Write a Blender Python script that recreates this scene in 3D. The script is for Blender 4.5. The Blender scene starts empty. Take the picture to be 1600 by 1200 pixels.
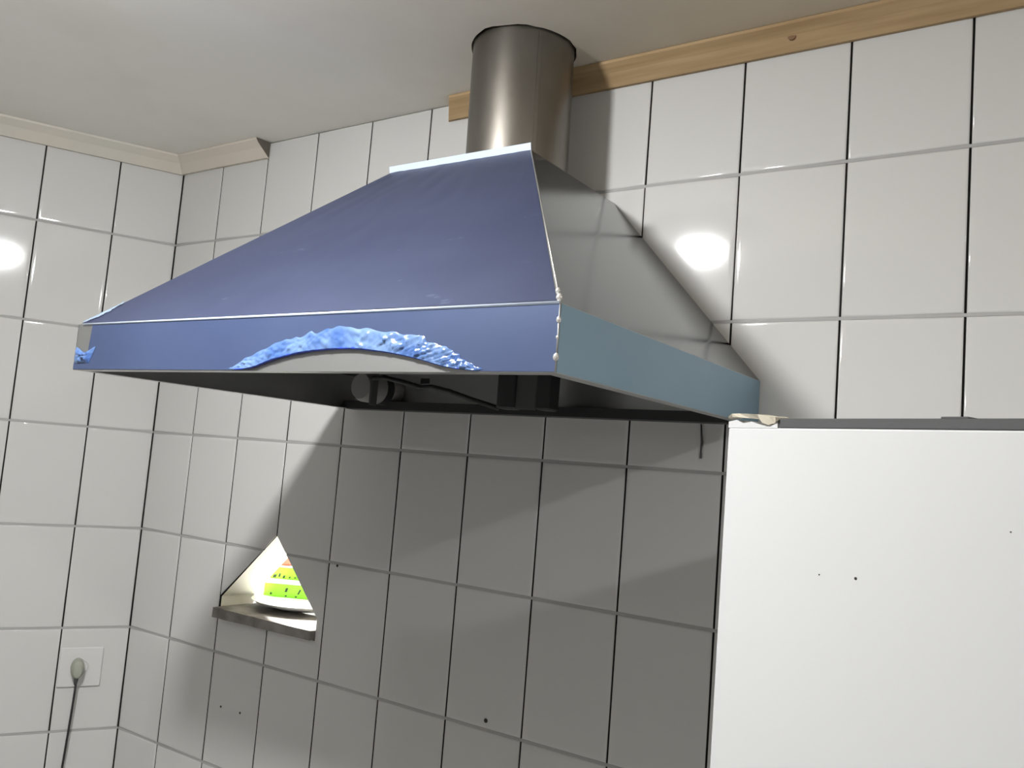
import bpy, bmesh, math, random
from mathutils import Vector, Matrix, noise
random.seed(7)
SC = bpy.context.scene
COL = SC.collection

# ------------------------------------------------------------------ camera
cam_data = bpy.data.cameras.new('camera')
cam = bpy.data.objects.new('camera', cam_data); COL.objects.link(cam)
cam_data.sensor_fit = 'HORIZONTAL'; cam_data.sensor_width = 36.0
cam_data.lens = 1363.47 / 1600 * 36.0
cam_data.clip_start = 0.02
ROT = Matrix(((0.8277001816, 0.0125058023 * -1, 0.5610312061),
              (0.5554384829, -0.1242722674, -0.8222192501),
              (0.0800031315, 0.9921693447, -0.0959139744)))
cam.matrix_world = Matrix.Translation((2.440884, -1.627883, -0.022464)) @ ROT.to_4x4()
SC.camera = cam

# ------------------------------------------------------------------ world, light levels, exposure
world = bpy.data.worlds.new('world'); SC.world = world; world.use_nodes = True
world.node_tree.nodes['Background'].inputs[0].default_value = (0.02, 0.02, 0.02, 1)
world.node_tree.nodes['Background'].inputs[1].default_value = 1.0
SC.view_settings.view_transform = 'Standard'; SC.view_settings.look = 'None'
SC.view_settings.gamma = 1.0; SC.view_settings.use_curve_mapping = False
SC.view_settings.exposure = 0.22
BULB_MAIN = 800.0      # radiance of the bulb in front of the hood
BULB_SIDE = 340.0      # weaker bulb at the other end of the room
FILL_NEXT = 2000.0     # unseen bulb added to brighten what the wall opening shows

# ------------------------------------------------------------------ dimensions (metres, camera-height based z)
W, H, C1, L1 = 0.205, 0.29703, 0.19554, 0.18451
ZC, ZF = 0.871, -1.55
ANG = -0.46856                      # the corner opens to about 117 degrees
XR, YF = 4.5, -2.75                 # right wall, wall behind the camera
TH = 0.12                           # back wall thickness

# ------------------------------------------------------------------ helpers
def mesh_obj(name, verts, faces, mat, parent=None, smooth=False, origin=None):
    """origin: world point taken as object origin (verts are given in world space)"""
    me = bpy.data.meshes.new(name)
    if parent is not None and origin is None:
        origin = parent.get('_o', (0, 0, 0)); off = Vector(origin); loc = Vector((0, 0, 0))
    else:
        off = Vector(origin or (0, 0, 0)); loc = off.copy()
        if parent is not None: loc = off - Vector(parent.get('_o', (0, 0, 0)))
    me.from_pydata([Vector(v) - off for v in verts], [], faces)
    bm = bmesh.new(); bm.from_mesh(me)
    bmesh.ops.recalc_face_normals(bm, faces=bm.faces[:]); bm.to_mesh(me); bm.free()
    if smooth:
        for p in me.polygons: p.use_smooth = True
    me.materials.append(mat)
    o = bpy.data.objects.new(name, me); COL.objects.link(o)
    o.location = loc
    if parent is not None: o.parent = parent
    o['_o'] = tuple(off)
    return o
class MB:
    def __init__(s): s.v = []; s.f = []
    def add(s, v, f):
        n = len(s.v); s.v += [tuple(p) for p in v]; s.f += [[i + n for i in q] for q in f]; return s
    def box(s, a, b):
        x0, y0, z0 = a; x1, y1, z1 = b
        return s.add([(x0,y0,z0),(x1,y0,z0),(x1,y1,z0),(x0,y1,z0),(x0,y0,z1),(x1,y0,z1),(x1,y1,z1),(x0,y1,z1)],
                     [(0,3,2,1),(4,5,6,7),(0,1,5,4),(1,2,6,5),(2,3,7,6),(3,0,4,7)])
    def rbox(s, a, b, r=0.004, n=3):
        """box with rounded vertical edges and bevelled top/bottom rims"""
        x0, y0, z0 = a; x1, y1, z1 = b; rings = []
        for (z, ins) in ((z0, r*.6), (z0 + r*.6, 0), (z1 - r*.6, 0), (z1, r*.6)):
            ring = []
            for (cx, cy, a0) in ((x1-r, y1-r, 0), (x0+r, y1-r, 90), (x0+r, y0+r, 180), (x1-r, y0+r, 270)):
                for k in range(n + 1):
                    t = math.radians(a0 + 90 * k / n); rr = max(r - ins, 0.0002)
                    ring.append((cx + rr*math.cos(t), cy + rr*math.sin(t), z))
            rings.append(ring)
        return s.loft(rings)
    def loft(s, rings, caps=True, closed=True):
        m = len(rings[0]); v = [p for r in rings for p in r]; f = []
        for i in range(len(rings) - 1):
            for j in range(m if closed else m - 1):
                k = (j + 1) % m
                f.append((i*m + j, i*m + k, (i+1)*m + k, (i+1)*m + j))
        if caps and closed:
            f.append(tuple(range(m))[::-1]); f.append(tuple((len(rings)-1)*m + j for j in range(m)))
        return s.add(v, f)
    def lathe(s, c, prof, axis='z', n=32, caps=True):
        rings = []
        for r, h in prof:
            ring = []
            for k in range(n):
                t = 2*math.pi*k/n; p, q = r*math.cos(t), r*math.sin(t)
                if axis == 'z': ring.append((c[0]+p, c[1]+q, c[2]+h))
                elif axis == 'y': ring.append((c[0]+p, c[1]+h, c[2]+q))
                else: ring.append((c[0]+h, c[1]+p, c[2]+q))
            rings.append(ring)
        return s.loft(rings, caps)
    def tube(s, pts, r, n=10):
        pts = [Vector(p) for p in pts]; rings = []; up = Vector((0.31, 0.77, 0.55)).normalized()
        for i, p in enumerate(pts):
            d = (pts[min(i+1, len(pts)-1)] - pts[max(i-1, 0)]).normalized()
            a = d.cross(up).normalized(); b = d.cross(a).normalized()
            rr = r[i] if isinstance(r, (list, tuple)) else r
            rings.append([tuple(p + a*rr*math.cos(2*math.pi*k/n) + b*rr*math.sin(2*math.pi*k/n)) for k in range(n)])
        return s.loft(rings)
    def sheet(s, quad, t):
        """thin plate from four corners, thickness t along minus its normal"""
        q = [Vector(p) for p in quad]; nn = (q[1]-q[0]).cross(q[3]-q[0]).normalized()
        b = [p - nn*t for p in q]
        return s.add(q + b, [(0,1,2,3),(7,6,5,4),(0,4,5,1),(1,5,6,2),(2,6,7,3),(3,7,4,0)])
    def obj(s, name, mat, parent=None, smooth=False, origin=None): return mesh_obj(name, s.v, s.f, mat, parent, smooth, origin)
def auto_smooth(o, ang=35):
    me = o.data
    for p in me.polygons: p.use_smooth = True
    bm = bmesh.new(); bm.from_mesh(me)
    for e in bm.edges:
        if len(e.link_faces) == 2: e.smooth = e.calc_face_angle(0) < math.radians(ang)
    bm.to_mesh(me); bm.free(); return o
def tag(o, label=None, cat=None, group=None, kind=None):
    if label: o['label'] = label
    if cat: o['category'] = cat
    if group: o['group'] = group
    if kind: o['kind'] = kind
    return o
def root(name, loc, label, cat, group=None):
    o = bpy.data.objects.new(name, None); COL.objects.link(o); o.location = loc; o['_o'] = tuple(loc)
    o.empty_display_size = 0.05
    return tag(o, label, cat, group)

# ------------------------------------------------------------------ materials
def mat(name, col, rough=0.5, metal=0.0, spec=0.5, coat=0.0, coat_rough=0.1, trans=0.0):
    m = bpy.data.materials.new(name); m.use_nodes = True
    b = m.node_tree.nodes['Principled BSDF']
    b.inputs['Base Color'].default_value = (*col, 1); b.inputs['Roughness'].default_value = rough
    b.inputs['Metallic'].default_value = metal; b.inputs['Specular IOR Level'].default_value = spec
    b.inputs['Coat Weight'].default_value = coat; b.inputs['Coat Roughness'].default_value = coat_rough
    b.inputs['Transmission Weight'].default_value = trans
    return m
def nodes(m): return m.node_tree.nodes, m.node_tree.links, m.node_tree.nodes['Principled BSDF']
def coords(m, scale=(1, 1, 1), kind='Object'):
    N, L, b = nodes(m); tc = N.new('ShaderNodeTexCoord'); mp = N.new('ShaderNodeMapping')
    mp.inputs['Scale'].default_value = scale; L.new(tc.outputs[kind], mp.inputs['Vector']); return mp.outputs['Vector']
def noise_col(m, c0, c1, scale=5, lo=0.35, hi=0.65, stretch=(1, 1, 1), detail=4, rough=None):
    N, L, b = nodes(m); v = coords(m, stretch)
    n = N.new('ShaderNodeTexNoise'); n.inputs['Scale'].default_value = scale; n.inputs['Detail'].default_value = detail
    L.new(v, n.inputs['Vector']); r = N.new('ShaderNodeValToRGB')
    r.color_ramp.elements[0].position = lo; r.color_ramp.elements[1].position = hi
    r.color_ramp.elements[0].color = (*c0, 1); r.color_ramp.elements[1].color = (*c1, 1)
    L.new(n.outputs['Fac'], r.inputs['Fac']); L.new(r.outputs['Color'], b.inputs['Base Color'])
    if rough:
        mr = N.new('ShaderNodeMapRange'); mr.inputs['To Min'].default_value, mr.inputs['To Max'].default_value = rough
        L.new(n.outputs['Fac'], mr.inputs['Value']); L.new(mr.outputs['Result'], b.inputs['Roughness'])
    return n, r
def bump(m, scale, strength, dist=0.001, stretch=(1, 1, 1), detail=3):
    N, L, b = nodes(m); v = coords(m, stretch); n = N.new('ShaderNodeTexNoise')
    n.inputs['Scale'].default_value = scale; n.inputs['Detail'].default_value = detail; L.new(v, n.inputs['Vector'])
    bp = N.new('ShaderNodeBump'); bp.inputs['Strength'].default_value = strength; bp.inputs['Distance'].default_value = dist
    L.new(n.outputs['Fac'], bp.inputs['Height']); L.new(bp.outputs['Normal'], b.inputs['Normal'])

M = {}
M['tile'] = mat('glazed_white_tile', (0.62, 0.613, 0.595), 0.065); bump(M['tile'], 7, 0.10, 0.0010, detail=1)
M['joint'] = mat('dark_joint', (0.018, 0.017, 0.016), 0.9, spec=0.1)
M['grout'] = mat('grey_grout', (0.41, 0.405, 0.395), 0.85, spec=0.2)
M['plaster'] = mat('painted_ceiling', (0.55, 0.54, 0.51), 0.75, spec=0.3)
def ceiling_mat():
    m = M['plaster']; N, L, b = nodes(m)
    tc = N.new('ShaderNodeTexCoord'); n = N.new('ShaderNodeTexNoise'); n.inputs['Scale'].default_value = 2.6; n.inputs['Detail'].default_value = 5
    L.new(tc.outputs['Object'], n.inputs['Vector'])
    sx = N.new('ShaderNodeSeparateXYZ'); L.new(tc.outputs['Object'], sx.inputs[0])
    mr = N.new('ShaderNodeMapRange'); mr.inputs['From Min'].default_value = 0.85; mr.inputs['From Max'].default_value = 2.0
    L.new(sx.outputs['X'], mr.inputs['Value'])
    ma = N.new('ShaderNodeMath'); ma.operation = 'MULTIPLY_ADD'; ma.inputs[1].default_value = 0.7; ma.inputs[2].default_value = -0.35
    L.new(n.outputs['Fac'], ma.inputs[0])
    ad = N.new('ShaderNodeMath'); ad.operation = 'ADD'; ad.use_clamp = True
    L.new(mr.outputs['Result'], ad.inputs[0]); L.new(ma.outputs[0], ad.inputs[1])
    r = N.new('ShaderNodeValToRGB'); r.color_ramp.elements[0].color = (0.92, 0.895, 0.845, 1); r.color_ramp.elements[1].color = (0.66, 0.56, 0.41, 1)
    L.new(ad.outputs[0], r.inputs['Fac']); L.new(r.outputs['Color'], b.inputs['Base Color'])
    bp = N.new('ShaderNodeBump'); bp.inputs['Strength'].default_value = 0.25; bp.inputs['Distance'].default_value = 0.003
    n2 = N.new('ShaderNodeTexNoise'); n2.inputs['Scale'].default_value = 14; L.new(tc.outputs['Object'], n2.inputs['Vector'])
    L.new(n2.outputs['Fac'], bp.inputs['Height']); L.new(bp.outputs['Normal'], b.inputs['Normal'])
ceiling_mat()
M['wall_paint'] = mat('wall_paint', (0.36, 0.355, 0.35), 0.6); bump(M['wall_paint'], 20, 0.15, 0.002)
M['floor'] = mat('floor_tile', (0.38, 0.375, 0.36), 0.4)
M['reveal'] = mat('cream_plaster', (0.80, 0.76, 0.66), 0.8); bump(M['reveal'], 40, 0.4, 0.002)
M['cream_trim'] = mat('cream_painted_trim', (0.55, 0.50, 0.42), 0.55)
noise_col(M['cream_trim'], (0.66, 0.63, 0.56), (0.70, 0.62, 0.53), 3, 0.35, 0.7)
M['pine'] = mat('raw_pine', (0.45, 0.30, 0.15), 0.6)
noise_col(M['pine'], (0.36, 0.235, 0.115), (0.48, 0.335, 0.18), 9, 0.3, 0.7, (0.5, 9, 9), 6)
M['knot'] = mat('pine_knot', (0.20, 0.11, 0.05), 0.6)
M['end_grain'] = mat('dark_end_grain', (0.12, 0.105, 0.085), 0.8)
M['film'] = mat('blue_protective_film', (0.10, 0.125, 0.24), 0.42, 0.35, 0.4, 0.0, 0.3)
noise_col(M['film'], (0.036, 0.045, 0.092), (0.050, 0.061, 0.114), 2.2, 0.3, 0.75, (1, 1, 2.5), 5, (0.36, 0.48)); bump(M['film'], 60, 0.10, 0.0006, (1, 1, 3))
def scuffs(m):
    N, L, b = nodes(m); src = b.inputs['Base Color'].links[0].from_socket
    v = coords(m, (5, 5, 22)); v.node.inputs['Rotation'].default_value = (0, 0.35, 0)
    n = N.new('ShaderNodeTexNoise'); n.inputs['Scale'].default_value = 3.2; n.inputs['Detail'].default_value = 6; n.inputs['Roughness'].default_value = .65; L.new(v, n.inputs['Vector'])
    mr = N.new('ShaderNodeMapRange'); mr.inputs['From Min'].default_value = 0.66; mr.inputs['From Max'].default_value = 0.80; mr.inputs['To Max'].default_value = 0.55; L.new(n.outputs['Fac'], mr.inputs['Value'])
    mx = N.new('ShaderNodeMix'); mx.data_type = 'RGBA'; L.new(mr.outputs['Result'], mx.inputs['Factor'])
    L.new(src, mx.inputs['A']); mx.inputs['B'].default_value = (0.22, 0.26, 0.36, 1); L.new(mx.outputs['Result'], b.inputs['Base Color'])
scuffs(M['film'])
M['film_skirt'] = mat('blue_film_on_rim', (0.13, 0.17, 0.31), 0.40, 0.35, 0.5, 0.0, 0.3)
noise_col(M['film_skirt'], (0.060, 0.084, 0.172), (0.078, 0.106, 0.20), 4, 0.3, 0.75, (1, 1, 1), 4)
M['film_teal'] = mat('grey_blue_film', (0.17, 0.23, 0.27), 0.45, 0.35)
noise_col(M['film_teal'], (0.22, 0.34, 0.43), (0.26, 0.38, 0.47), 3, 0.3, 0.7)
M['film_crumple'] = mat('crumpled_blue_film', (0.11, 0.26, 0.72), 0.16, 0.0, 0.5, 0.25, 0.06)
noise_col(M['film_crumple'], (0.055, 0.115, 0.31), (0.15, 0.235, 0.40), 22, 0.36, 0.68, (1, 1, 1), 6)
M['film_pale'] = mat('scuffed_pale_film', (0.22, 0.28, 0.38), 0.35)
M['film_roll'] = mat('rolled_film_edge', (0.035, 0.07, 0.50), 0.2, 0.0, 0.6)
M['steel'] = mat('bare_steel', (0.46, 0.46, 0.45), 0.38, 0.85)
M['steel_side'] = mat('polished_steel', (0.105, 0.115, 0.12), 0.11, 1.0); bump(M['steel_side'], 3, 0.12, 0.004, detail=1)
M['steel_inner'] = mat('inner_steel', (0.60, 0.60, 0.59), 0.32, 0.8)
M['edge'] = mat('edge_painted_highlight', (0.62, 0.71, 0.86), 0.25, 0.2, 0.6)  # pale blue-white paints in the highlight on lip and fold
M['weld'] = mat('weld_bead', (0.75, 0.72, 0.68), 0.25, 0.6)
M['duct'] = mat('galvanised_duct', (0.42, 0.395, 0.35), 0.36, 0.9)
noise_col(M['duct'], (0.17, 0.155, 0.135), (0.27, 0.25, 0.22), 7, 0.3, 0.75, (1, 1, 0.6), 5, (0.28, 0.42))
M['black'] = mat('black_metal', (0.02, 0.02, 0.021), 0.5)
M['dark_grey'] = mat('dark_grey_plastic', (0.07, 0.07, 0.072), 0.5)
M['grey_plastic'] = mat('grey_lamp_plastic', (0.30, 0.29, 0.28), 0.5)
M['fridge'] = mat('white_enamel', (0.64, 0.64, 0.635), 0.35)
M['fridge_side'] = mat('white_enamel_side', (0.72, 0.72, 0.71), 0.45)
M['torn'] = mat('torn_cream_card', (0.55, 0.50, 0.40), 0.85)
M['speck'] = mat('dark_speck', (0.03, 0.028, 0.025), 0.9)
M['plug'] = mat('grey_green_plug', (0.33, 0.34, 0.28), 0.55)
M['white_plastic'] = mat('white_plastic', (0.66, 0.65, 0.635), 0.35)
M['cable'] = mat('black_cable', (0.02, 0.02, 0.02), 0.5)
M['plank'] = mat('grey_stone_sill', (0.22, 0.21, 0.20), 0.75)
noise_col(M['plank'], (0.17, 0.155, 0.14), (0.30, 0.28, 0.26), 18, 0.35, 0.65)
M['plate'] = mat('white_ceramic', (0.82, 0.82, 0.80), 0.2)
M['green'] = mat('bright_green_card', (0.19, 0.60, 0.012), 0.5)
M['print'] = mat('black_print', (0.015, 0.03, 0.01), 0.6)
M['lid'] = mat('pale_lid', (0.75, 0.80, 0.62), 0.4)
M['red'] = mat('pink_red_plastic', (0.65, 0.12, 0.08), 0.4)
M['brass'] = mat('socket_white', (0.6, 0.6, 0.58), 0.4)
def bulb_mat(name, s, col=(0.975, 0.985, 0.985)):
    m = bpy.data.materials.new(name); m.use_nodes = True; N, L = m.node_tree.nodes, m.node_tree.links
    N.remove(N['Principled BSDF']); e = N.new('ShaderNodeEmission'); e.inputs[0].default_value = (*col, 1); e.inputs[1].default_value = s
    L.new(e.outputs[0], N['Material Output'].inputs[0]); return m

# ------------------------------------------------------------------ the room: floor, ceiling, walls
XL, YB = -1.6, 1.7
tag(MB().box((XL, YF - .1, ZF - 0.08), (XR + .1, YB, ZF)).obj('floor', M['floor']), kind='structure')
DUCT = (1.397, -0.155, 0.110)
def ceiling():
    bm = bmesh.new()
    out = [bm.verts.new(p) for p in ((XL, YF - .1, ZC), (XR + .1, YF - .1, ZC), (XR + .1, YB, ZC), (XL, YB, ZC))]
    hole = []
    for k in range(40):
        t = 2*math.pi*k/40; r = DUCT[2] + 0.003 + 0.006*noise.noise(Vector((math.cos(t)*2, math.sin(t)*2, 3.3)))**2*4 + random.uniform(0, .0025)
        hole.append(bm.verts.new((DUCT[0] + r*math.cos(t), DUCT[1] + r*math.sin(t), ZC)))
    E = [bm.edges.new((L_[i], L_[(i+1) % len(L_)])) for L_ in (out, hole) for i in range(len(L_))]
    bmesh.ops.triangle_fill(bm, edges=E, use_beauty=True)
    r = bmesh.ops.extrude_face_region(bm, geom=bm.faces[:])
    for g in r['geom']:
        if isinstance(g, bmesh.types.BMVert): g.co.z += 0.10
    bmesh.ops.recalc_face_normals(bm, faces=bm.faces[:])
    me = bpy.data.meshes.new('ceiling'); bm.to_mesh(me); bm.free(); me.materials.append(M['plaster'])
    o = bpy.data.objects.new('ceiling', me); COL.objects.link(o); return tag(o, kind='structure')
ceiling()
tag(MB().box((XR, YF, ZF), (XR + .1, YB, ZC)).obj('wall_right', M['wall_paint']), kind='structure')
tag(MB().box((XL, YF - .1, ZF), (XR + .1, YF, ZC)).obj('wall_front', M['wall_paint']), kind='structure')
tag(MB().box((XL, YB, ZF), (XR + .1, YB + .1, ZC)).obj('wall_far', M['wall_paint']), kind='structure')
tag(MB().box((-0.85, TH, ZF), (-0.75, YB, ZC)).obj('wall_side', M['wall_paint']), kind='structure')

# opening in the back wall: triangle with a short straight foot
AX, AZ = 0.6055, -0.2525
BL_, BR_, BZ, SZ = 0.4040, 0.7850, -0.4430, -0.4975
HOLE = [(AX, AZ), (BL_, BZ), (BL_, SZ), (BR_, SZ), (BR_, BZ)]
GY = 0.0045                       # joints lie this far behind the tile faces
def back_wall():
    bm = bmesh.new()
    out = [bm.verts.new((x, GY, z)) for x, z in ((-0.85, ZF), (XR, ZF), (XR, ZC), (-0.85, ZC))]
    hol = [bm.verts.new((x, GY, z)) for x, z in HOLE]
    E = [bm.edges.new((L_[i], L_[(i+1) % len(L_)])) for L_ in (out, hol) for i in range(len(L_))]
    bmesh.ops.triangle_fill(bm, edges=E, use_beauty=True)
    r = bmesh.ops.extrude_face_region(bm, geom=bm.faces[:])
    for g in r['geom']:
        if isinstance(g, bmesh.types.BMVert): g.co.y = TH
    bmesh.ops.recalc_face_normals(bm, faces=bm.faces[:])
    me = bpy.data.meshes.new('wall_back'); bm.to_mesh(me); bm.free()
    me.materials.append(M['joint']); me.materials.append(M['reveal'])
    for p in me.polygons: p.material_index = 0 if p.normal.y < -0.9 else 1
    o = bpy.data.objects.new('wall_back', me); COL.objects.link(o); return tag(o, kind='structure')
wall_back = back_wall()
wl_len = 3.1
wall_left = MB().box((-wl_len, GY, ZF), (0.02, 0.12, ZC)).obj('wall_left', M['joint'])
wall_left.rotation_euler.z = math.pi/2 + ANG; tag(wall_left, kind='structure')

# ------------------------------------------------------------------ tiles, one object each
def offset(poly, d):
    n = len(poly); res = []
    for i in range(n):
        p0, p1, p2 = (Vector(poly[(i-1) % n]), Vector(poly[i]), Vector(poly[(i+1) % n]))
        e1, e2 = (p1-p0).normalized(), (p2-p1).normalized()
        n1, n2 = Vector((-e1.y, e1.x)), Vector((-e2.y, e2.x))
        k = 1 + n1.dot(n2); m = (n1+n2)/max(k, 0.3)
        res.append(tuple(p1 + m*d))
    return res
def tile_mesh(poly, thick=0.008):
    """poly: counter-clockwise (x,z); face at y=0 looking to -y"""
    a = sum(poly[i][0]*poly[(i+1) % len(poly)][1] - poly[(i+1) % len(poly)][0]*poly[i][1] for i in range(len(poly)))
    if a < 0: poly = poly[::-1]
    prof = [(0.0, thick), (0.0, 0.0020), (0.0009, 0.0008), (0.0035, 0.00030), (0.0085, 0.0), (0.0105, 0.0)]
    m = len(poly); v = []; f = []
    for ins, y in prof: v += [(x, y, z) for x, z in offset(poly, ins)]
    for i in range(len(prof)-1):
        for j in range(m):
            k = (j+1) % m; f.append((i*m+j, i*m+k, (i+1)*m+k, (i+1)*m+j))
    f.append(tuple((len(prof)-1)*m+j for j in range(m)))
    me = bpy.data.meshes.new('tile'); me.from_pydata(v, [], f)
    for p in me.polygons: p.use_smooth = True
    me.materials.append(M['tile']); me.materials.append(M['joint'])
    for p in me.polygons[:m]: p.material_index = 1        # unglazed, dirty edges
    return me
GV, GH = 0.0019, 0.0029           # half joint widths: vertical joints narrow and open, horizontal ones wider
_cache = {}
def put_tile(parent, x0, x1, z0, z1):
    w, h = round(x1-x0-2*GV, 4), round(z1-z0-2*GH, 4)
    if (w, h) not in _cache: _cache[(w, h)] = tile_mesh([(-w/2, -h/2), (w/2, -h/2), (w/2, h/2), (-w/2, h/2)])
    o = bpy.data.objects.new('tile', _cache[(w, h)]); COL.objects.link(o)
    o.location = ((x0+x1)/2, random.uniform(-.0002, .0002), (z0+z1)/2); o.parent = parent
    o.rotation_euler = (random.uniform(-.0012, .0012), 0, random.uniform(-.0016, .0016)); return o
def put_poly(parent, poly):
    cx = sum(p[0] for p in poly)/len(poly); cz = sum(p[1] for p in poly)/len(poly)
    o = bpy.data.objects.new('tile', tile_mesh([(x-cx, z-cz) for x, z in poly])); COL.objects.link(o)
    o.location = (cx, 0, cz); o.parent = parent
rows = [k*H for k in range(-5, 3)]          # joint heights
zs = [ZF] + rows + [ZC + 0.0015]
xb = [0.0] + [C1 + k*W for k in range(21)] + [XR]
for i in range(len(xb)-1):
    for j in range(len(zs)-1):
        if xb[i+1]-xb[i] < 0.02: continue
        if i in (2, 3) and abs(zs[j] + H) < .01 : continue           # cut round the opening
        if i in (2, 3) and abs(zs[j] + 2*H) < .01: continue
        tl = put_tile(wall_back, xb[i], xb[i+1], zs[j], zs[j+1])
        if i == 8 and abs(zs[j] - H) < .01: tl.rotation_euler = (0.010, 0, 0.022)      # one tile laid slightly out of true
        if i == 9 and abs(zs[j] - H) < .01: tl.rotation_euler = (0.004, 0, 0.014)
x2, x3, x4 = xb[2], xb[3], xb[4]
zu0, zu1, zl0, zl1 = -H + GH, -GH, -2*H + GH, -H - GH
sl = (AZ - BZ)/(AX - BL_); sr = (AZ - BZ)/(BR_ - AX)
xl_at = lambda z: AX - (AZ - z)/sl - 0.001
xr_at = lambda z: AX + (AZ - z)/sr + 0.001
put_poly(wall_back, [(x2+GV, zu0), (xl_at(zu0), zu0), (x3-GV, AZ - .001), (x3-GV, zu1), (x2+GV, zu1)])
put_poly(wall_back, [(x3+GV, AZ - .001), (xr_at(zu0), zu0), (x4-GV, zu0), (x4-GV, zu1), (x3+GV, zu1)])
put_poly(wall_back, [(x2+GV, BZ + .004), (xl_at(zl1), zl1), (x2+GV, zl1)])
put_poly(wall_back, [(x2+GV, zl0), (x3-GV, zl0), (x3-GV, SZ - .001), (x2+GV, SZ - .001)])
put_poly(wall_back, [(xr_at(zl1), zl1), (BR_ + .001, BZ), (BR_ + .001, SZ - .001), (x3+GV, SZ - .001), (x3+GV, zl0), (x4-GV, zl0), (x4-GV, zl1)])
xl = [0.0] + [-(L1 + k*W) for k in range(15)]
for i in range(len(xl)-1):
    for j in range(len(zs)-1):
        tl = put_tile(wall_left, xl[i+1], xl[i], zs[j], zs[j+1])
        if i == 2 and abs(zs[j] - H) < .01: tl.rotation_euler.z = -0.007
# grey grout in the horizontal joints
for z in rows:
    if abs(z + H) < .01:
        segs = [(0, xl_at(z) - .002), (xr_at(z) + .002, XR)]
    else: segs = [(0, XR)]
    for a, b in segs: MB().box((a, 0.0010, z - GH), (b, 0.006, z + GH)).obj('grout_line', M['grout'], wall_back)
    g = MB().box((-wl_len, 0.0010, z - GH), (0, 0.006, z + GH)).obj('grout_line', M['grout'], wall_left)
# drill holes and specks on the tiles
def put_speck(parent, x, z, r, sx=1.0):
    m = MB().lathe((0, 0, 0), [(r*.6, 0.0012), (r, 0.0010), (r, 0.0), (r*.55, -0.0002)], 'y', 10)
    m.v = [(px*sx + x, py - 0.0006, pz + z) for px, py, pz in m.v]
    mesh_obj('drill_hole', m.v, m.f, M['speck'], parent)
for x, z, r in ((1.3325, -0.5742, .0048), (0.4558, -0.7318, .0030), (0.5361, -0.7313, .0032), (0.8411, -0.3025, .0035)): put_speck(wall_back, x, z, r)
put_speck(wall_left, -0.088, -0.655, .0040, 3.2)

# ------------------------------------------------------------------ cornice strips under the ceiling
def cornice(name, p0, p1, nrm, mt, z_low, proj, ends=(0, 0), endm=None, z_top=ZC):
    """triangular strip between wall and ceiling from p0 to p1 (xy), nrm points into the room; ends: mitre shift"""
    p0, p1, nrm = Vector(p0), Vector(p1), Vector(nrm); d = (p1-p0).normalized(); rings = []
    for p, e in ((p0, ends[0]), (p1, ends[1])):
        sec = [(0.0, z_top - .0005), (0.0, z_low), (0.010, z_low - .001), (proj*.62, (z_low + z_top)/2 + .001), (proj, z_top - .007), (proj, z_top - .0005)]
        rings.append([tuple((p + nrm*o_ + d*e*o_).to_3d() + Vector((0, 0, z))) for o_, z in sec])
    mb = MB(); mb.loft(rings); o = mb.obj(name, mt); tag(o, kind='structure')
    return o
n_left = Vector((math.cos(ANG), math.sin(ANG))); u_left = Vector((math.sin(ANG), -math.cos(ANG)))
bis = math.tan(math.radians(90 - 116.85/2))
t1 = cornice('trim_1', u_left*3.0, (0, 0), n_left, M['cream_trim'], 0.821, 0.050, (0, -bis))
t2 = cornice('trim_2', (0, 0), (0.404, 0), (0, -1), M['cream_trim'], 0.823, 0.050, (bis, -0.10))
MB().sheet([(0.4042, -.0008, ZC - .001), (0.4042 - .0048, -.049, ZC - .001), (0.4042 - .004, -.042, ZC - .011), (0.4042, -.0008, 0.824)], -.0012).obj('end_face', M['end_grain'], t2)
t3 = cornice('trim_3', (1.075, 0), (XR, 0), (0, -1), M['pine'], 0.826, 0.046, (0.7, 0))
MB().lathe((1.935, -0.0265, 0.850), [(0.002, -.0016), (0.009, -.001), (0.009, .004)], 'y', 12).obj('knot', M['knot'], t3)

# ------------------------------------------------------------------ ceiling bulbs
def bulb(name, x, y, strength, label, r=0.079, drop=0.012):
    """screw-in LED bulb: ceiling holder, opaque white body, glowing dome below"""
    t = root(name, (x, y, ZC), label, 'lamp', None)
    zc = ZC - drop - .030
    auto_smooth(MB().lathe((x, y, ZC), [(0.050, 0), (0.050, -.006), (0.030, -.010), (0.024, -drop - .006)] if drop > .1 else [(r*.80, 0), (r*.80, -.004), (r*.78, -.0065)], n=32).obj('socket', M['brass'], t))
    auto_smooth(MB().lathe((x, y, zc), [(0.022, .026), (r*.78, .024), (r*.92, .008), (r*.97, -.012), (r*.93, -.0415), (r*.87, -.0415)], n=36).obj('body', M['brass'], t))
    prof = [(r*.88, -.0412)] + [(r*math.sin(a), r*math.cos(a)) for a in [math.radians(d) for d in range(119, 180, 7)]] + [(0.001, -r)]
    MB().lathe((x, y, zc), prof, n=40).obj('dome', bulb_mat(name + '_glow', strength), t, smooth=True)
    return t
bulb('ceiling_bulb', 1.30, -1.29, BULB_MAIN, 'round white bulb on the ceiling in front of the range hood')
bulb('ceiling_bulb', 3.55, -1.5, BULB_SIDE, 'round white bulb on the ceiling beyond the refrigerator')
bulb('ceiling_bulb', 0.20, 0.62, FILL_NEXT, 'unseen round white bulb added to light the room behind the wall opening', drop=0.45)

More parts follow.
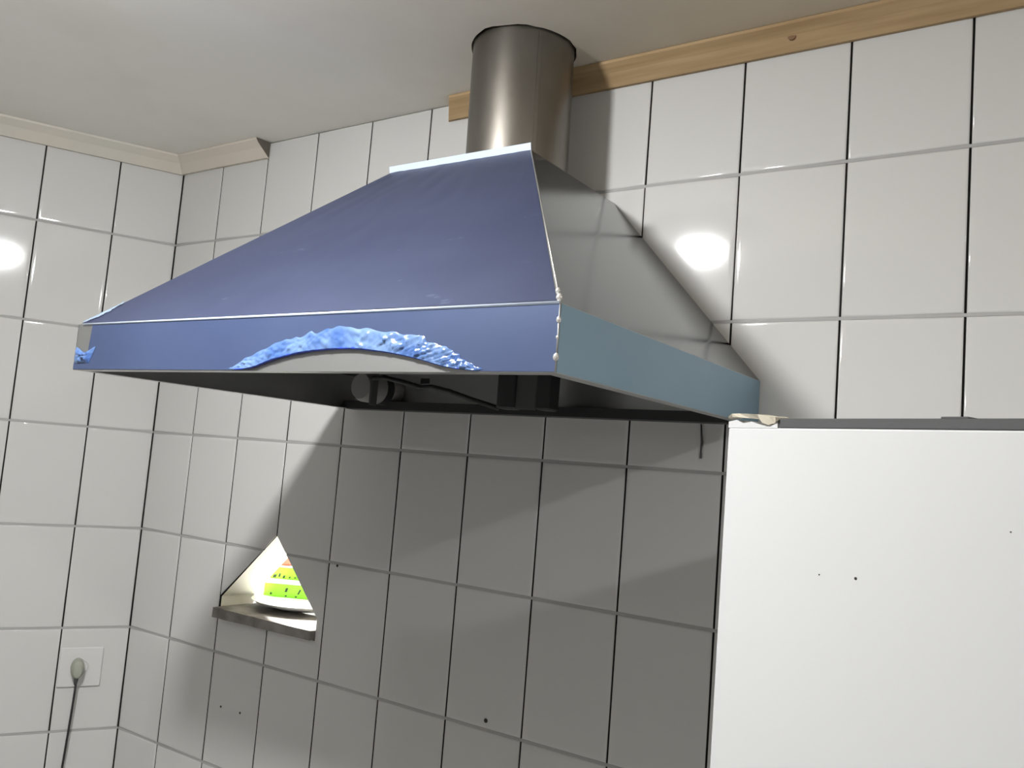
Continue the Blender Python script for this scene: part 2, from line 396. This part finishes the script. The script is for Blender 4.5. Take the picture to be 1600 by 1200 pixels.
# ------------------------------------------------------------------ range hood
X0, X1, D, ZB, ZS = 0.8475, 1.9000, 0.7464, 0.0946, 0.1800
TX0, TX1, TD, ZT = 1.2170, 1.5600, 0.3364, 0.5641
T = 0.0012
hood = root('range_hood', ((X0+X1)/2, -D/2, ZB), 'pyramid steel range hood with blue protective film peeling off its front rim', 'range hood')
def sheet(name, quad, mt, parent=hood, t=T): return MB().sheet(quad, t).obj(name, mt, parent)
FLs, FRs, BLs, BRs = (X0, -D, ZS), (X1, -D, ZS), (X0, -.002, ZS), (X1, -.002, ZS)
FLb, FRb, BLb, BRb = (X0, -D, ZB), (X1, -D, ZB), (X0, -.002, ZB), (X1, -.002, ZB)
FLt, FRt, BLt, BRt = (TX0, -TD, ZT), (TX1, -TD, ZT), (TX0, -.002, ZT), (TX1, -.002, ZT)
fp = sheet('front_panel', [FLs, FRs, FRt, FLt], M['steel'])
sheet('side_panel', [FRs, BRs, BRt, FRt], M['steel_side'])
sheet('side_panel', [BLs, FLs, FLt, BLt], M['steel_side'])
sheet('back_panel', [(X1-T, -.0022, ZB), (X0+T, -.0022, ZB), (X0+T, -.0022, ZS), (X1-T, -.0022, ZS)], M['steel_inner'], t=-.001)
MB().add([(X0+T, -.003, ZS), (X1-T, -.003, ZS), (TX1, -.003, ZT), (TX0, -.003, ZT), (X0+T, -.002, ZS), (X1-T, -.002, ZS), (TX1, -.002, ZT), (TX0, -.002, ZT)],
         [(0,1,2,3),(7,6,5,4),(0,4,5,1),(1,5,6,2),(2,6,7,3),(3,7,4,0)]).obj('back_panel', M['steel_inner'], hood)
fs = sheet('front_rim', [FLb, FRb, FRs, FLs], M['steel'])
rs = sheet('side_rim', [FRb, BRb, BRs, FRs], M['steel'])
ls = sheet('side_rim', [BLb, FLb, FLs, BLs], M['steel'])
# returns of the rim along the bottom
MB().box((X0 + T, -D + T, ZB), (X1 - T, -D + .022, ZB + T)).obj('bottom_flange', M['steel_inner'], hood)
MB().box((X0 + T, -D + .022, ZB), (X0 + .020, -.004, ZB + T)).obj('bottom_flange', M['steel_inner'], hood)
MB().box((X1 - .020, -D + .022, ZB), (X1 - T, -.004, ZB + T)).obj('bottom_flange', M['steel_inner'], hood)
gut = MB(); gut.box((X0 + .004, -.046, ZB), (X1 - .004, -.0035, ZB + .002)); gut.box((X0 + .004, -.048, ZB), (X1 - .004, -.046, ZB + .020))
gut.obj('grease_gutter', M['black'], hood)
# top plate with a round hole filled by the duct, and its turned-up front lip
tp = MB(); n = 48; ring = [(DUCT[0] + .006 + DUCT[2]*math.cos(2*math.pi*k/n), DUCT[1] + DUCT[2]*math.sin(2*math.pi*k/n)) for k in range(n)]
def rectpt(k):
    t = 2*math.pi*k/n; c, s = math.cos(t), math.sin(t); cx, cy = ring_c
    fx = ((TX1 - cx) if c > 0 else (cx - TX0))/max(abs(c), 1e-6); fy = ((-.002 - cy) if s > 0 else (cy + TD))/max(abs(s), 1e-6)
    f = min(fx, fy); return (cx + f*c, cy + f*s)
ring_c = (DUCT[0] + .006, DUCT[1])
outer = [rectpt(k) for k in range(n)]
tp.loft([[(x, y, ZT) for x, y in outer], [(x, y, ZT) for x, y in ring], [(x, y, ZT - T) for x, y in ring], [(x, y, ZT - T) for x, y in outer]], caps=False)
tp.obj('top_plate', M['steel'], hood)
nf = Vector((0, -(ZT - ZS), -(D - TD))).normalized() * -1
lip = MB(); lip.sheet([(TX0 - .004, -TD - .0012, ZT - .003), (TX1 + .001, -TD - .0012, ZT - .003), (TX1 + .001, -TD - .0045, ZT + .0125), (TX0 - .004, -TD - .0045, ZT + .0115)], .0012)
lip.obj('top_lip', M['edge'], hood)  # lit look of the lip is put into its pale colour
# protective film on the sloped front: follows the sheet 0.8 mm in front of it, a little ragged along its left edge
sn = (Vector(FRs) - Vector(FLs)).cross(Vector(FLt) - Vector(FLs)).normalized()
def on_front(u, v): # u along bottom 0..1, v up 0..1
    a = Vector(FLs).lerp(Vector(FRs), u); b = Vector(FLt).lerp(Vector(FRt), u); return a.lerp(b, v) + sn*0.0009
g = MB(); NU, NV = 60, 30; pts = []
for j in range(NV+1):
    for i in range(NU+1):
        u, v = i/NU, j/NV
        u2 = 0.004 + u*0.992; v2 = 0.006 + v*0.99
        p = on_front(u2, v2); p += sn*0.0014*abs(noise.noise(Vector((u*9, v*6, 1.0))))*(1 if 0 < i < NU else .4)
        pts.append(p)
g.add(pts, [(j*(NU+1)+i, j*(NU+1)+i+1, (j+1)*(NU+1)+i+1, (j+1)*(NU+1)+i) for j in range(NV) for i in range(NU)])
g.obj('protective_film', M['film'], fp, smooth=True)
# whitish scuffed film strip along the lower left end of the slope
sc = MB(); sp = []
for i in range(31):
    t = i/30
    for k in range(4):
        u = 0.004 + 0.002*noise.noise(Vector((t*14, 0, 2))); w_ = (0.018 + .010*noise.noise(Vector((t*11, 3, 1))))*math.sin(math.pi*min(1, t*1.2 + .05))**.5 if t < .8 else .012*(1-t)/.2
        p = on_front(u + w_*k/3, 0.008 + 0.13*t) + sn*(0.0014 + 0.0022*abs(noise.noise(Vector((t*22, k*1.7, 5)))))
        sp.append(p)
sc.add(sp, [(i*4+k, i*4+k+1, (i+1)*4+k+1, (i+1)*4+k) for i in range(30) for k in range(3)])
sc.obj('crumpled_film', M['film_pale'], fp, smooth=True)
# film on the front rim, peeled back in a long arch
ARC_IN = [(1.3102, .0955), (1.3546, .0991), (1.4038, .1119), (1.4716, .1231), (1.5557, .1270), (1.6232, .1219), (1.6816, .1128), (1.7372, .1008), (1.7843, .0955)]
ARC_OUT = [(1.3000, .0975), (1.3371, .1142), (1.4139, .1382), (1.4806, .1535), (1.5519, .1547), (1.6433, .1482), (1.7124, .1314), (1.7568, .1125), (1.7950, .0985)]
def interp(P, s):
    s = max(0, min(1, s))*(len(P)-1); i = min(int(s), len(P)-2); t = s - i
    g_ = lambda k: Vector(P[max(0, min(len(P)-1, k))])
    p0, p1, p2, p3 = g_(i-1), g_(i), g_(i+1), g_(i+2)
    return 0.5*((2*p1) + (p2-p0)*t + (2*p0-5*p1+4*p2-p3)*t*t + (3*p1-p0-3*p2+p3)*t*t*t)
dense = [interp(ARC_IN, k/80) for k in range(81)]
def arc_z(x):
    for a, b in zip(dense, dense[1:]):
        if a.x <= x <= b.x: return a.y + (b.y-a.y)*(x-a.x)/max(b.x-a.x, 1e-6)
    return ZB + .0012
g = MB(); pts = []; N_ = 220; YQ = -D - .0008
for i in range(N_+1):
    x = X0 + .0005 + (X1 - X0 - .001)*i/N_; lo = arc_z(x)
    hi = ZS - .001 if x > 0.8939 else 0.128 + .004*noise.noise(Vector((x*90, 0, 0)))
    for k in range(5):
        t = k/4; pts.append((x, YQ - .0006*abs(noise.noise(Vector((x*7, t*2, 4)))), lo + (hi-lo)*t))
g.add(pts, [(i*5+k, (i+1)*5+k, (i+1)*5+k+1, i*5+k+1) for i in range(N_) for k in range(4)])
g.obj('protective_film', M['film_skirt'], fs, smooth=True)
# crumpled band along the arch
g = MB(); NU, NV = 170, 14; pts = []
for i in range(NU+1):
    s = i/NU; a, b = interp(ARC_IN, s), interp(ARC_OUT, s); taper = min(1, s*9, (1-s)*9)
    for j in range(NV+1):
        v = j/NV; vv = v*(1 + 0.22*noise.noise(Vector((s*34, 1.5, 0)))*v)
        lean = 0.010*v*noise.noise(Vector((s*8, 7, 2)))
        x = a.x + (b.x-a.x)*vv + lean; z = a.y + (b.y-a.y)*vv + .0006
        rid = abs(noise.noise(Vector((s*46 + v*2.5, v*1.6, 3.0)))) + .6*abs(noise.noise(Vector((s*95 - v*3, v*1.2, 8.0))))
        env = (math.sin(math.pi*min(1, v*0.9 + .1))**.7)
        y = -D - .0014 - taper*(.0075*rid*env + .0035*(1-v)**2)
        pts.append((x, y, z))
g.add(pts, [(i*(NV+1)+j, (i+1)*(NV+1)+j, (i+1)*(NV+1)+j+1, i*(NV+1)+j+1) for i in range(NU) for j in range(NV)])
g.obj('crumpled_film', M['film_crumple'], fs, smooth=True)
MB().tube([(p.x, -D - .0035, p.y + .0008) for p in dense[2:-6]], [.0009 + .0011*math.sin(math.pi*k/72)**.5*(0.6 if k > 46 else 1) for k in range(73)], 8).obj('film_roll', M['film_roll'], fs, smooth=True)
# crumpled lump of film at the left corner
g = MB(); pts = []; NU, NV = 26, 14
for i in range(NU+1):
    for j in range(NV+1):
        u, v = i/NU, j/NV; x = X0 + .002 + .066*u*(1 - .25*(1-v)*u); z = .1075 + .030*v*(1 - .35*math.sin(math.pi*u)**2*v)
        b_ = math.sin(math.pi*u)**.6*math.sin(math.pi*v)**.6
        pts.append((x, -D - .0014 - b_*(.003 + .010*abs(noise.noise(Vector((u*5, v*4, 9))))), z))
g.add(pts, [(i*(NV+1)+j, (i+1)*(NV+1)+j, (i+1)*(NV+1)+j+1, i*(NV+1)+j+1) for i in range(NU) for j in range(NV)])
g.obj('crumpled_film', M['film_crumple'], fs, smooth=True)
# film on the right rim
sheet('protective_film', [(X1 + .0008, -D + .002, ZB + .001), (X1 + .0008, -.003, ZB + .001), (X1 + .0008, -.003, ZS - .001), (X1 + .0008, -D + .002, ZS - .001)], M['film_teal'], rs, .0004)
# folded edge between slope and rim with its highlight painted pale, corner seam and its weld beads
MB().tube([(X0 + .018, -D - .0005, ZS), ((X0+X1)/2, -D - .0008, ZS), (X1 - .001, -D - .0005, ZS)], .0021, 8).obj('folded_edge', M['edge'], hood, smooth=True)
MB().tube([FRs, FRt], .0013, 6).obj('corner_seam', M['steel'], hood, smooth=True)
MB().tube([FRb, FRs], .0012, 6).obj('corner_seam', M['steel'], hood, smooth=True)
for v, r in ((0.02, .0045), (0.05, .0035), (-0.25, .0035), (-0.78, .0042), (-0.5, .0022), (.12, .002)):
    p = Vector(FRs).lerp(Vector(FRt), v) if v > 0 else Vector(FRs).lerp(Vector(FRb), -v)
    q = MB().lathe((0, 0, 0), [(r*.3, -r*1.2), (r*.8, -r*.7), (r, 0), (r*.8, r*.7), (r*.3, r*1.2)], n=10)
    mesh_obj('weld_spot', [(p.x + a, p.y + b*.7 - .0008, p.z + c) for a, b, c in q.v], q.f, M['weld'], hood, True)
# what shows under the rim: lamp holder, wire, fan brackets
lh = MB().lathe((0.985, 0, 0.142), [(0.030, -.0035), (0.036, -.020), (0.036, -.115), (0.030, -.128)], 'y', 28).obj('lamp_holder', M['grey_plastic'], hood); auto_smooth(lh)
MB().lathe((0.985, 0, 0.142), [(0.0375, -.048), (0.0375, -.072)], 'y', 28, caps=False).obj('band', M['black'], lh, smooth=True)
MB().box((1.028, -.140, ZB + .003), (1.034, -.120, 0.20)).obj('bracket', M['dark_grey'], hood)
MB().tube([(1.035, -.14, .160), (1.08, -.148, .160), (1.14, -.15, .150), (1.19, -.15, .139), (1.22, -.15, .141), (1.27, -.15, .132), (1.33, -.15, .116), (1.40, -.145, .099)], .0055, 8).obj('wire', M['cable'], hood, smooth=True)
for xa, xb_ in ((1.405, 1.450), (1.500, 1.535)):
    MB().rbox((xa, -.165, ZB + .003), (xb_, -.125, 0.245), .006).obj('fan_bracket', M['black'], hood)
MB().box((1.450, -.158, ZB + .003), (1.500, -.154, 0.245)).obj('fan_plate', M['dark_grey'], hood)
MB().box((1.17, -.13, .150), (1.195, -.128, .162)).obj('clip', M['black'], hood)

# ------------------------------------------------------------------ flue pipe
duct = root('flue_pipe', (DUCT[0], DUCT[1], ZT), 'round galvanised flue pipe rising from the hood into the ceiling', 'pipe')
rg = []
for z, dx in ((ZT + .0004, .006), (ZT + .10, .004), (ZC - .02, 0), (ZC + .09, 0)):
    rg.append([(DUCT[0] + dx + (DUCT[2] - .0008)*math.cos(2*math.pi*k/72), DUCT[1] + (DUCT[2] - .0008)*math.sin(2*math.pi*k/72), z) for k in range(72)])
auto_smooth(MB().loft(rg).obj('pipe', M['duct'], duct))
a = math.radians(-38)
ss = MB(); ss.sheet([(DUCT[0] + .006 + (DUCT[2]+.0005)*math.cos(a+s_), DUCT[1] + (DUCT[2]+.0005)*math.sin(a+s_), ZT) for s_ in (-.035, .035)] +
                    [(DUCT[0] + (DUCT[2]+.0005)*math.cos(a+s_), DUCT[1] + (DUCT[2]+.0005)*math.sin(a+s_), ZC - .001) for s_ in (.035, -.035)], .0012)
ss.obj('lock_seam', M['duct'], duct)

# ------------------------------------------------------------------ refrigerator, turned a little towards the camera
FA = math.radians(-21.09); FW, FD = 0.66, 0.60; FZ = 0.057
fr = root('refrigerator', (2.07, -0.62, ZF), 'white refrigerator with dark top strip and chipped corner', 'refrigerator')
fr.rotation_euler.z = FA; fr['_o'] = (0, 0, 0)
hF = FZ - ZF
def fobj(mb, name, m_, parent=fr, smooth=False):
    o = mb.obj(name, m_, parent, smooth); return o
auto_smooth(fobj(MB().rbox((0.004, 0.055, 0.02), (FW - .004, FD, hF - .012), .012), 'body', M['fridge_side']))
split = 0.56
door = fobj(MB().rbox((0, 0, split + .006), (FW, 0.050, hF - .0105), .003), 'door', M['fridge']); auto_smooth(door)
dl = fobj(MB().rbox((0, 0, 0.05), (FW, 0.050, split - .006), .003), 'door', M['fridge']); auto_smooth(dl)
fobj(MB().box((0.01, 0.046, split + .01), (FW - .01, 0.058, hF - .014)), 'gasket', M['dark_grey'], door)
fobj(MB().box((0.01, 0.046, 0.055), (FW - .01, 0.058, split - .01)), 'gasket', M['dark_grey'], dl)
for d_, z0, z1 in ((door, split + .08, split + .38), (dl, split - .30, split - .06)):
    auto_smooth(fobj(MB().rbox((FW - .055, -.035, z0), (FW - .030, 0.002, z1), .008), 'handle', M['fridge_side'], d_))
fobj(MB().rbox((0.072, 0.0012, hF - .0102), (FW - .002, 0.30, hF + .0005), .0015), 'top_strip', M['dark_grey'])
fobj(MB().rbox((0.350, 0.010, hF + .0005), (FW - .10, 0.030, hF + .003), .001), 'hinge_cover', M['dark_grey'])
fobj(MB().rbox((0.258, 0.004, hF + .0003), (0.285, 0.03, hF + .0025), .001), 'clip', M['dark_grey'])
# white corner cap left of the strip, broken, with torn cream edge
cc = MB(); prof = [(0.0, .0), (0.012, .002), (0.022, -.002), (0.034, .0), (0.044, -.003), (0.055, -.0055), (0.064, -.0035), (0.071, -.001)]
cc.loft([[(x, 0.0008, hF - .0105), (x, 0.040, hF - .0105), (x, 0.040, hF + z_ - .002), (x, 0.0008, hF + z_ - .003)] for x, z_ in prof])
fobj(cc, 'corner_cap', M['fridge'])
tn = MB(); pr = [(0.002, .001, .004), (0.006, .003, .0075), (0.018, .0025, .0078), (0.034, .0015, .007), (0.046, .0005, .0062), (0.053, -.004, .0052), (0.060, -.006, .0035), (0.068, -.004, .004), (0.0715, -.001, .003)]
tn.loft([[(x, -.0015 + .002*math.sin(k*2.1), hF + a_ - .001), (x, 0.020, hF + a_ + .001), (x, 0.020, hF + b_), (x, -.003 + .0015*math.sin(k*1.3), hF + b_ - .0015)] for k, (x, a_, b_) in enumerate(pr)])
fobj(tn, 'torn_edge', M['torn'])
for x, z, r in ((0.1776, -.1623, .0016), (0.1349, -.1646, .0009), (0.327, -.10, .0007)):
    q = MB().lathe((x, 0, hF + z), [(r, .0006), (r, -.0003), (r*.4, -.0004)], 'y', 8); fobj(q, 'chip', M['speck'], door)

# ------------------------------------------------------------------ wall socket with plug, on the left wall
def on_left(o, d, z, y=0.0):
    o.location = (u_left*d).to_3d() + Vector((0, 0, z)) + n_left.to_3d()*y
    o.rotation_euler.z = math.pi/2 + ANG
sk = root('wall_socket', (0, 0, 0), 'white square socket plate low on the left tiled wall', 'socket')
auto_smooth(MB().rbox((-.058, -.057, 0), (.058, .057, .006), .004).obj('plate', M['white_plastic'], sk))
auto_smooth(MB().lathe((-.002, 0, 0), [(.026, .0055), (.026, .008), (.022, .0085), (.021, .0065)], n=28).obj('insert', M['white_plastic'], sk))
for c in list(sk.children): c.rotation_euler.x = math.pi/2
on_left(sk, .123, -.707, 0.0006)
pg = root('power_plug', (0, 0, 0), 'grey green plug with black cord in the wall socket', 'plug')
auto_smooth(MB().loft([[(s_*w_*math.cos(t_)*1.0, y_, h_*math.sin(t_) + zo) for t_ in [2*math.pi*k/20 for k in range(20)] for s_ in (1,)] for (y_, w_, h_, zo) in
    ((-.009, .014, .020, .002), (-.012, .018, .027, .001), (-.030, .0185, .028, 0), (-.040, .016, .025, -.002), (-.046, .010, .016, -.006))]).obj('plug_body', M['plug'], pg))
MB().tube([(0, -.030, -.020), (-.0005, -.031, -.033), (-.001, -.031, -.045)], [.0075, .006, .0042], 10).obj('strain_relief', M['dark_grey'], pg, smooth=True)
MB().tube([(0, -.031, -.040), (0.000, -.030, -.07), (-.002, -.026, -.14), (-.005, -.022, -.22), (-.010, -.018, -.34), (-.014, -.016, -.50), (-.012, -.012, -.70), (-.01, -.012, -.835)], .0032, 8).obj('cord', M['cable'], pg, smooth=True)
on_left(pg, .132, -.706, 0.0)

# loose wire end showing on the wall under the hood
wr = MB().tube([(1.7885, -.004, .0935), (1.7905, -.005, .075), (1.7925, -.0045, .058), (1.7912, -.004, .040), (1.7915, -.0035, .026)], [.0016, .0018, .0026, .0018, .0024], 8).obj('wire_end', M['dark_grey'], None, True, origin=(1.79, -.004, .06))
tag(wr, 'short dark wire end hanging down the tiles under the hood right corner', 'wire')

# ------------------------------------------------------------------ the opening and what is seen through it
counter = root('counter', (0.55, 0.42, ZF), 'white counter in the bright room behind the wall opening', 'counter')
cz = SZ - .001
auto_smooth(MB().rbox((-.10, TH + .003, cz - .035), (1.3, 0.75, cz), .004).obj('top', M['plate'], counter))
for x in (-.06, 1.22):
    for y in (TH + .03, .69): MB().rbox((x, y, ZF), (x + .04, y + .04, cz - .035), .004).obj('leg', M['plate'], counter)
pk = MB(); secs = []
for k in range(15):
    t = k/14; x = 0.4062 + (0.7825 - 0.4062)*t; yf = -.024 + .004*noise.noise(Vector((t*9, 0, 0))) + .010*t; zt_ = SZ + .0275 - .004*t + .0015*noise.noise(Vector((t*12, 4, 0)))
    secs.append([(x, yf, SZ + .0005), (x, TH + .02, SZ + .0005), (x, TH + .02, zt_), (x, yf + .001, zt_)])
pk.loft(secs); pk.obj('sill_board', M['plank'], None, origin=(0.594, 0.04, SZ))
tag(bpy.data.objects['sill_board'], 'rough grey sill board in the foot of the triangular wall opening', 'sill')
zp = SZ + .0285
pl = MB().lathe((0.541, 0.190, zp), [(.085, 0), (.092, .004), (.138, .014), (.1505, .021), (.152, .0228), (.150, .0235), (.138, .0185), (.110, .0165), (.002, .0165)], n=56).obj('plate', M['plate'], None, True, origin=(0.541, 0.190, zp))
tag(pl, 'white round plate under the green cartons in the wall opening', 'plate')
def carton(cx, cy, z0, w, d, h, rz, label, marks, lid_h=0.008):
    t = root('carton', (cx, cy, z0), label, 'carton', 'green cartons in the wall opening'); t['_o'] = (0, 0, 0)
    auto_smooth(MB().rbox((-w/2, -d/2, 0), (w/2, d/2, h), .003).obj('box', M['green'], t))
    auto_smooth(MB().rbox((-w/2 - .001, -d/2 - .001, h), (w/2 + .001, d/2 + .001, h + lid_h), .003).obj('lid', M['lid'], t))
    for mx, mz, mw, mh, sk_ in marks:
        MB().add([(mx, -d/2 - .0006, mz), (mx + mw, -d/2 - .0006, mz), (mx + mw + sk_, -d/2 - .0006, mz + mh), (mx + sk_, -d/2 - .0006, mz + mh),
                  (mx, -d/2 + .0006, mz), (mx + mw, -d/2 + .0006, mz), (mx + mw + sk_, -d/2 + .0006, mz + mh), (mx + sk_, -d/2 + .0006, mz + mh)],
                 [(0,1,2,3),(7,6,5,4),(0,4,5,1),(1,5,6,2),(2,6,7,3),(3,7,4,0)]).obj('printed_mark', M['print'], t)
    t.rotation_euler.z = rz; return t
z1 = zp + .0166
carton(0.446, 0.225, z1, 0.150, 0.080, 0.038, math.radians(32), 'lower green carton standing on the white plate', [(-.012, .016, .007, .012, .003), (.026, .012, .005, .014, .006), (-.055, .006, .006, .006, 0), (-.010, .003, .006, .004, 0), (.02, .003, .006, .004, 0)], .012)
carton(0.435, 0.232, z1 + .0501, 0.118, 0.072, 0.034, math.radians(30), 'upper green carton stacked under the pinkish tub', [(-.050, .003, .009, .009, .003), (-.033, .006, .005, .010, .002), (-.020, .003, .006, .008, .002), (-.002, .004, .005, .005, .002), (.014, .005, .006, .004, .002)], .003)
tb = MB().lathe((0.400, 0.222, z1 + .0873), [(.024, 0), (.027, .003), (.029, .024), (.031, .025), (.031, .029), (.026, .0305), (.002, .0305)], n=32).obj('tub', M['red'], None, False, origin=(0.400, 0.222, z1 + .0873))
auto_smooth(tb); tag(tb, 'small pinkish red tub on top of the green cartons', 'tub')

for o in bpy.data.objects:
    if '_o' in o: del o['_o']
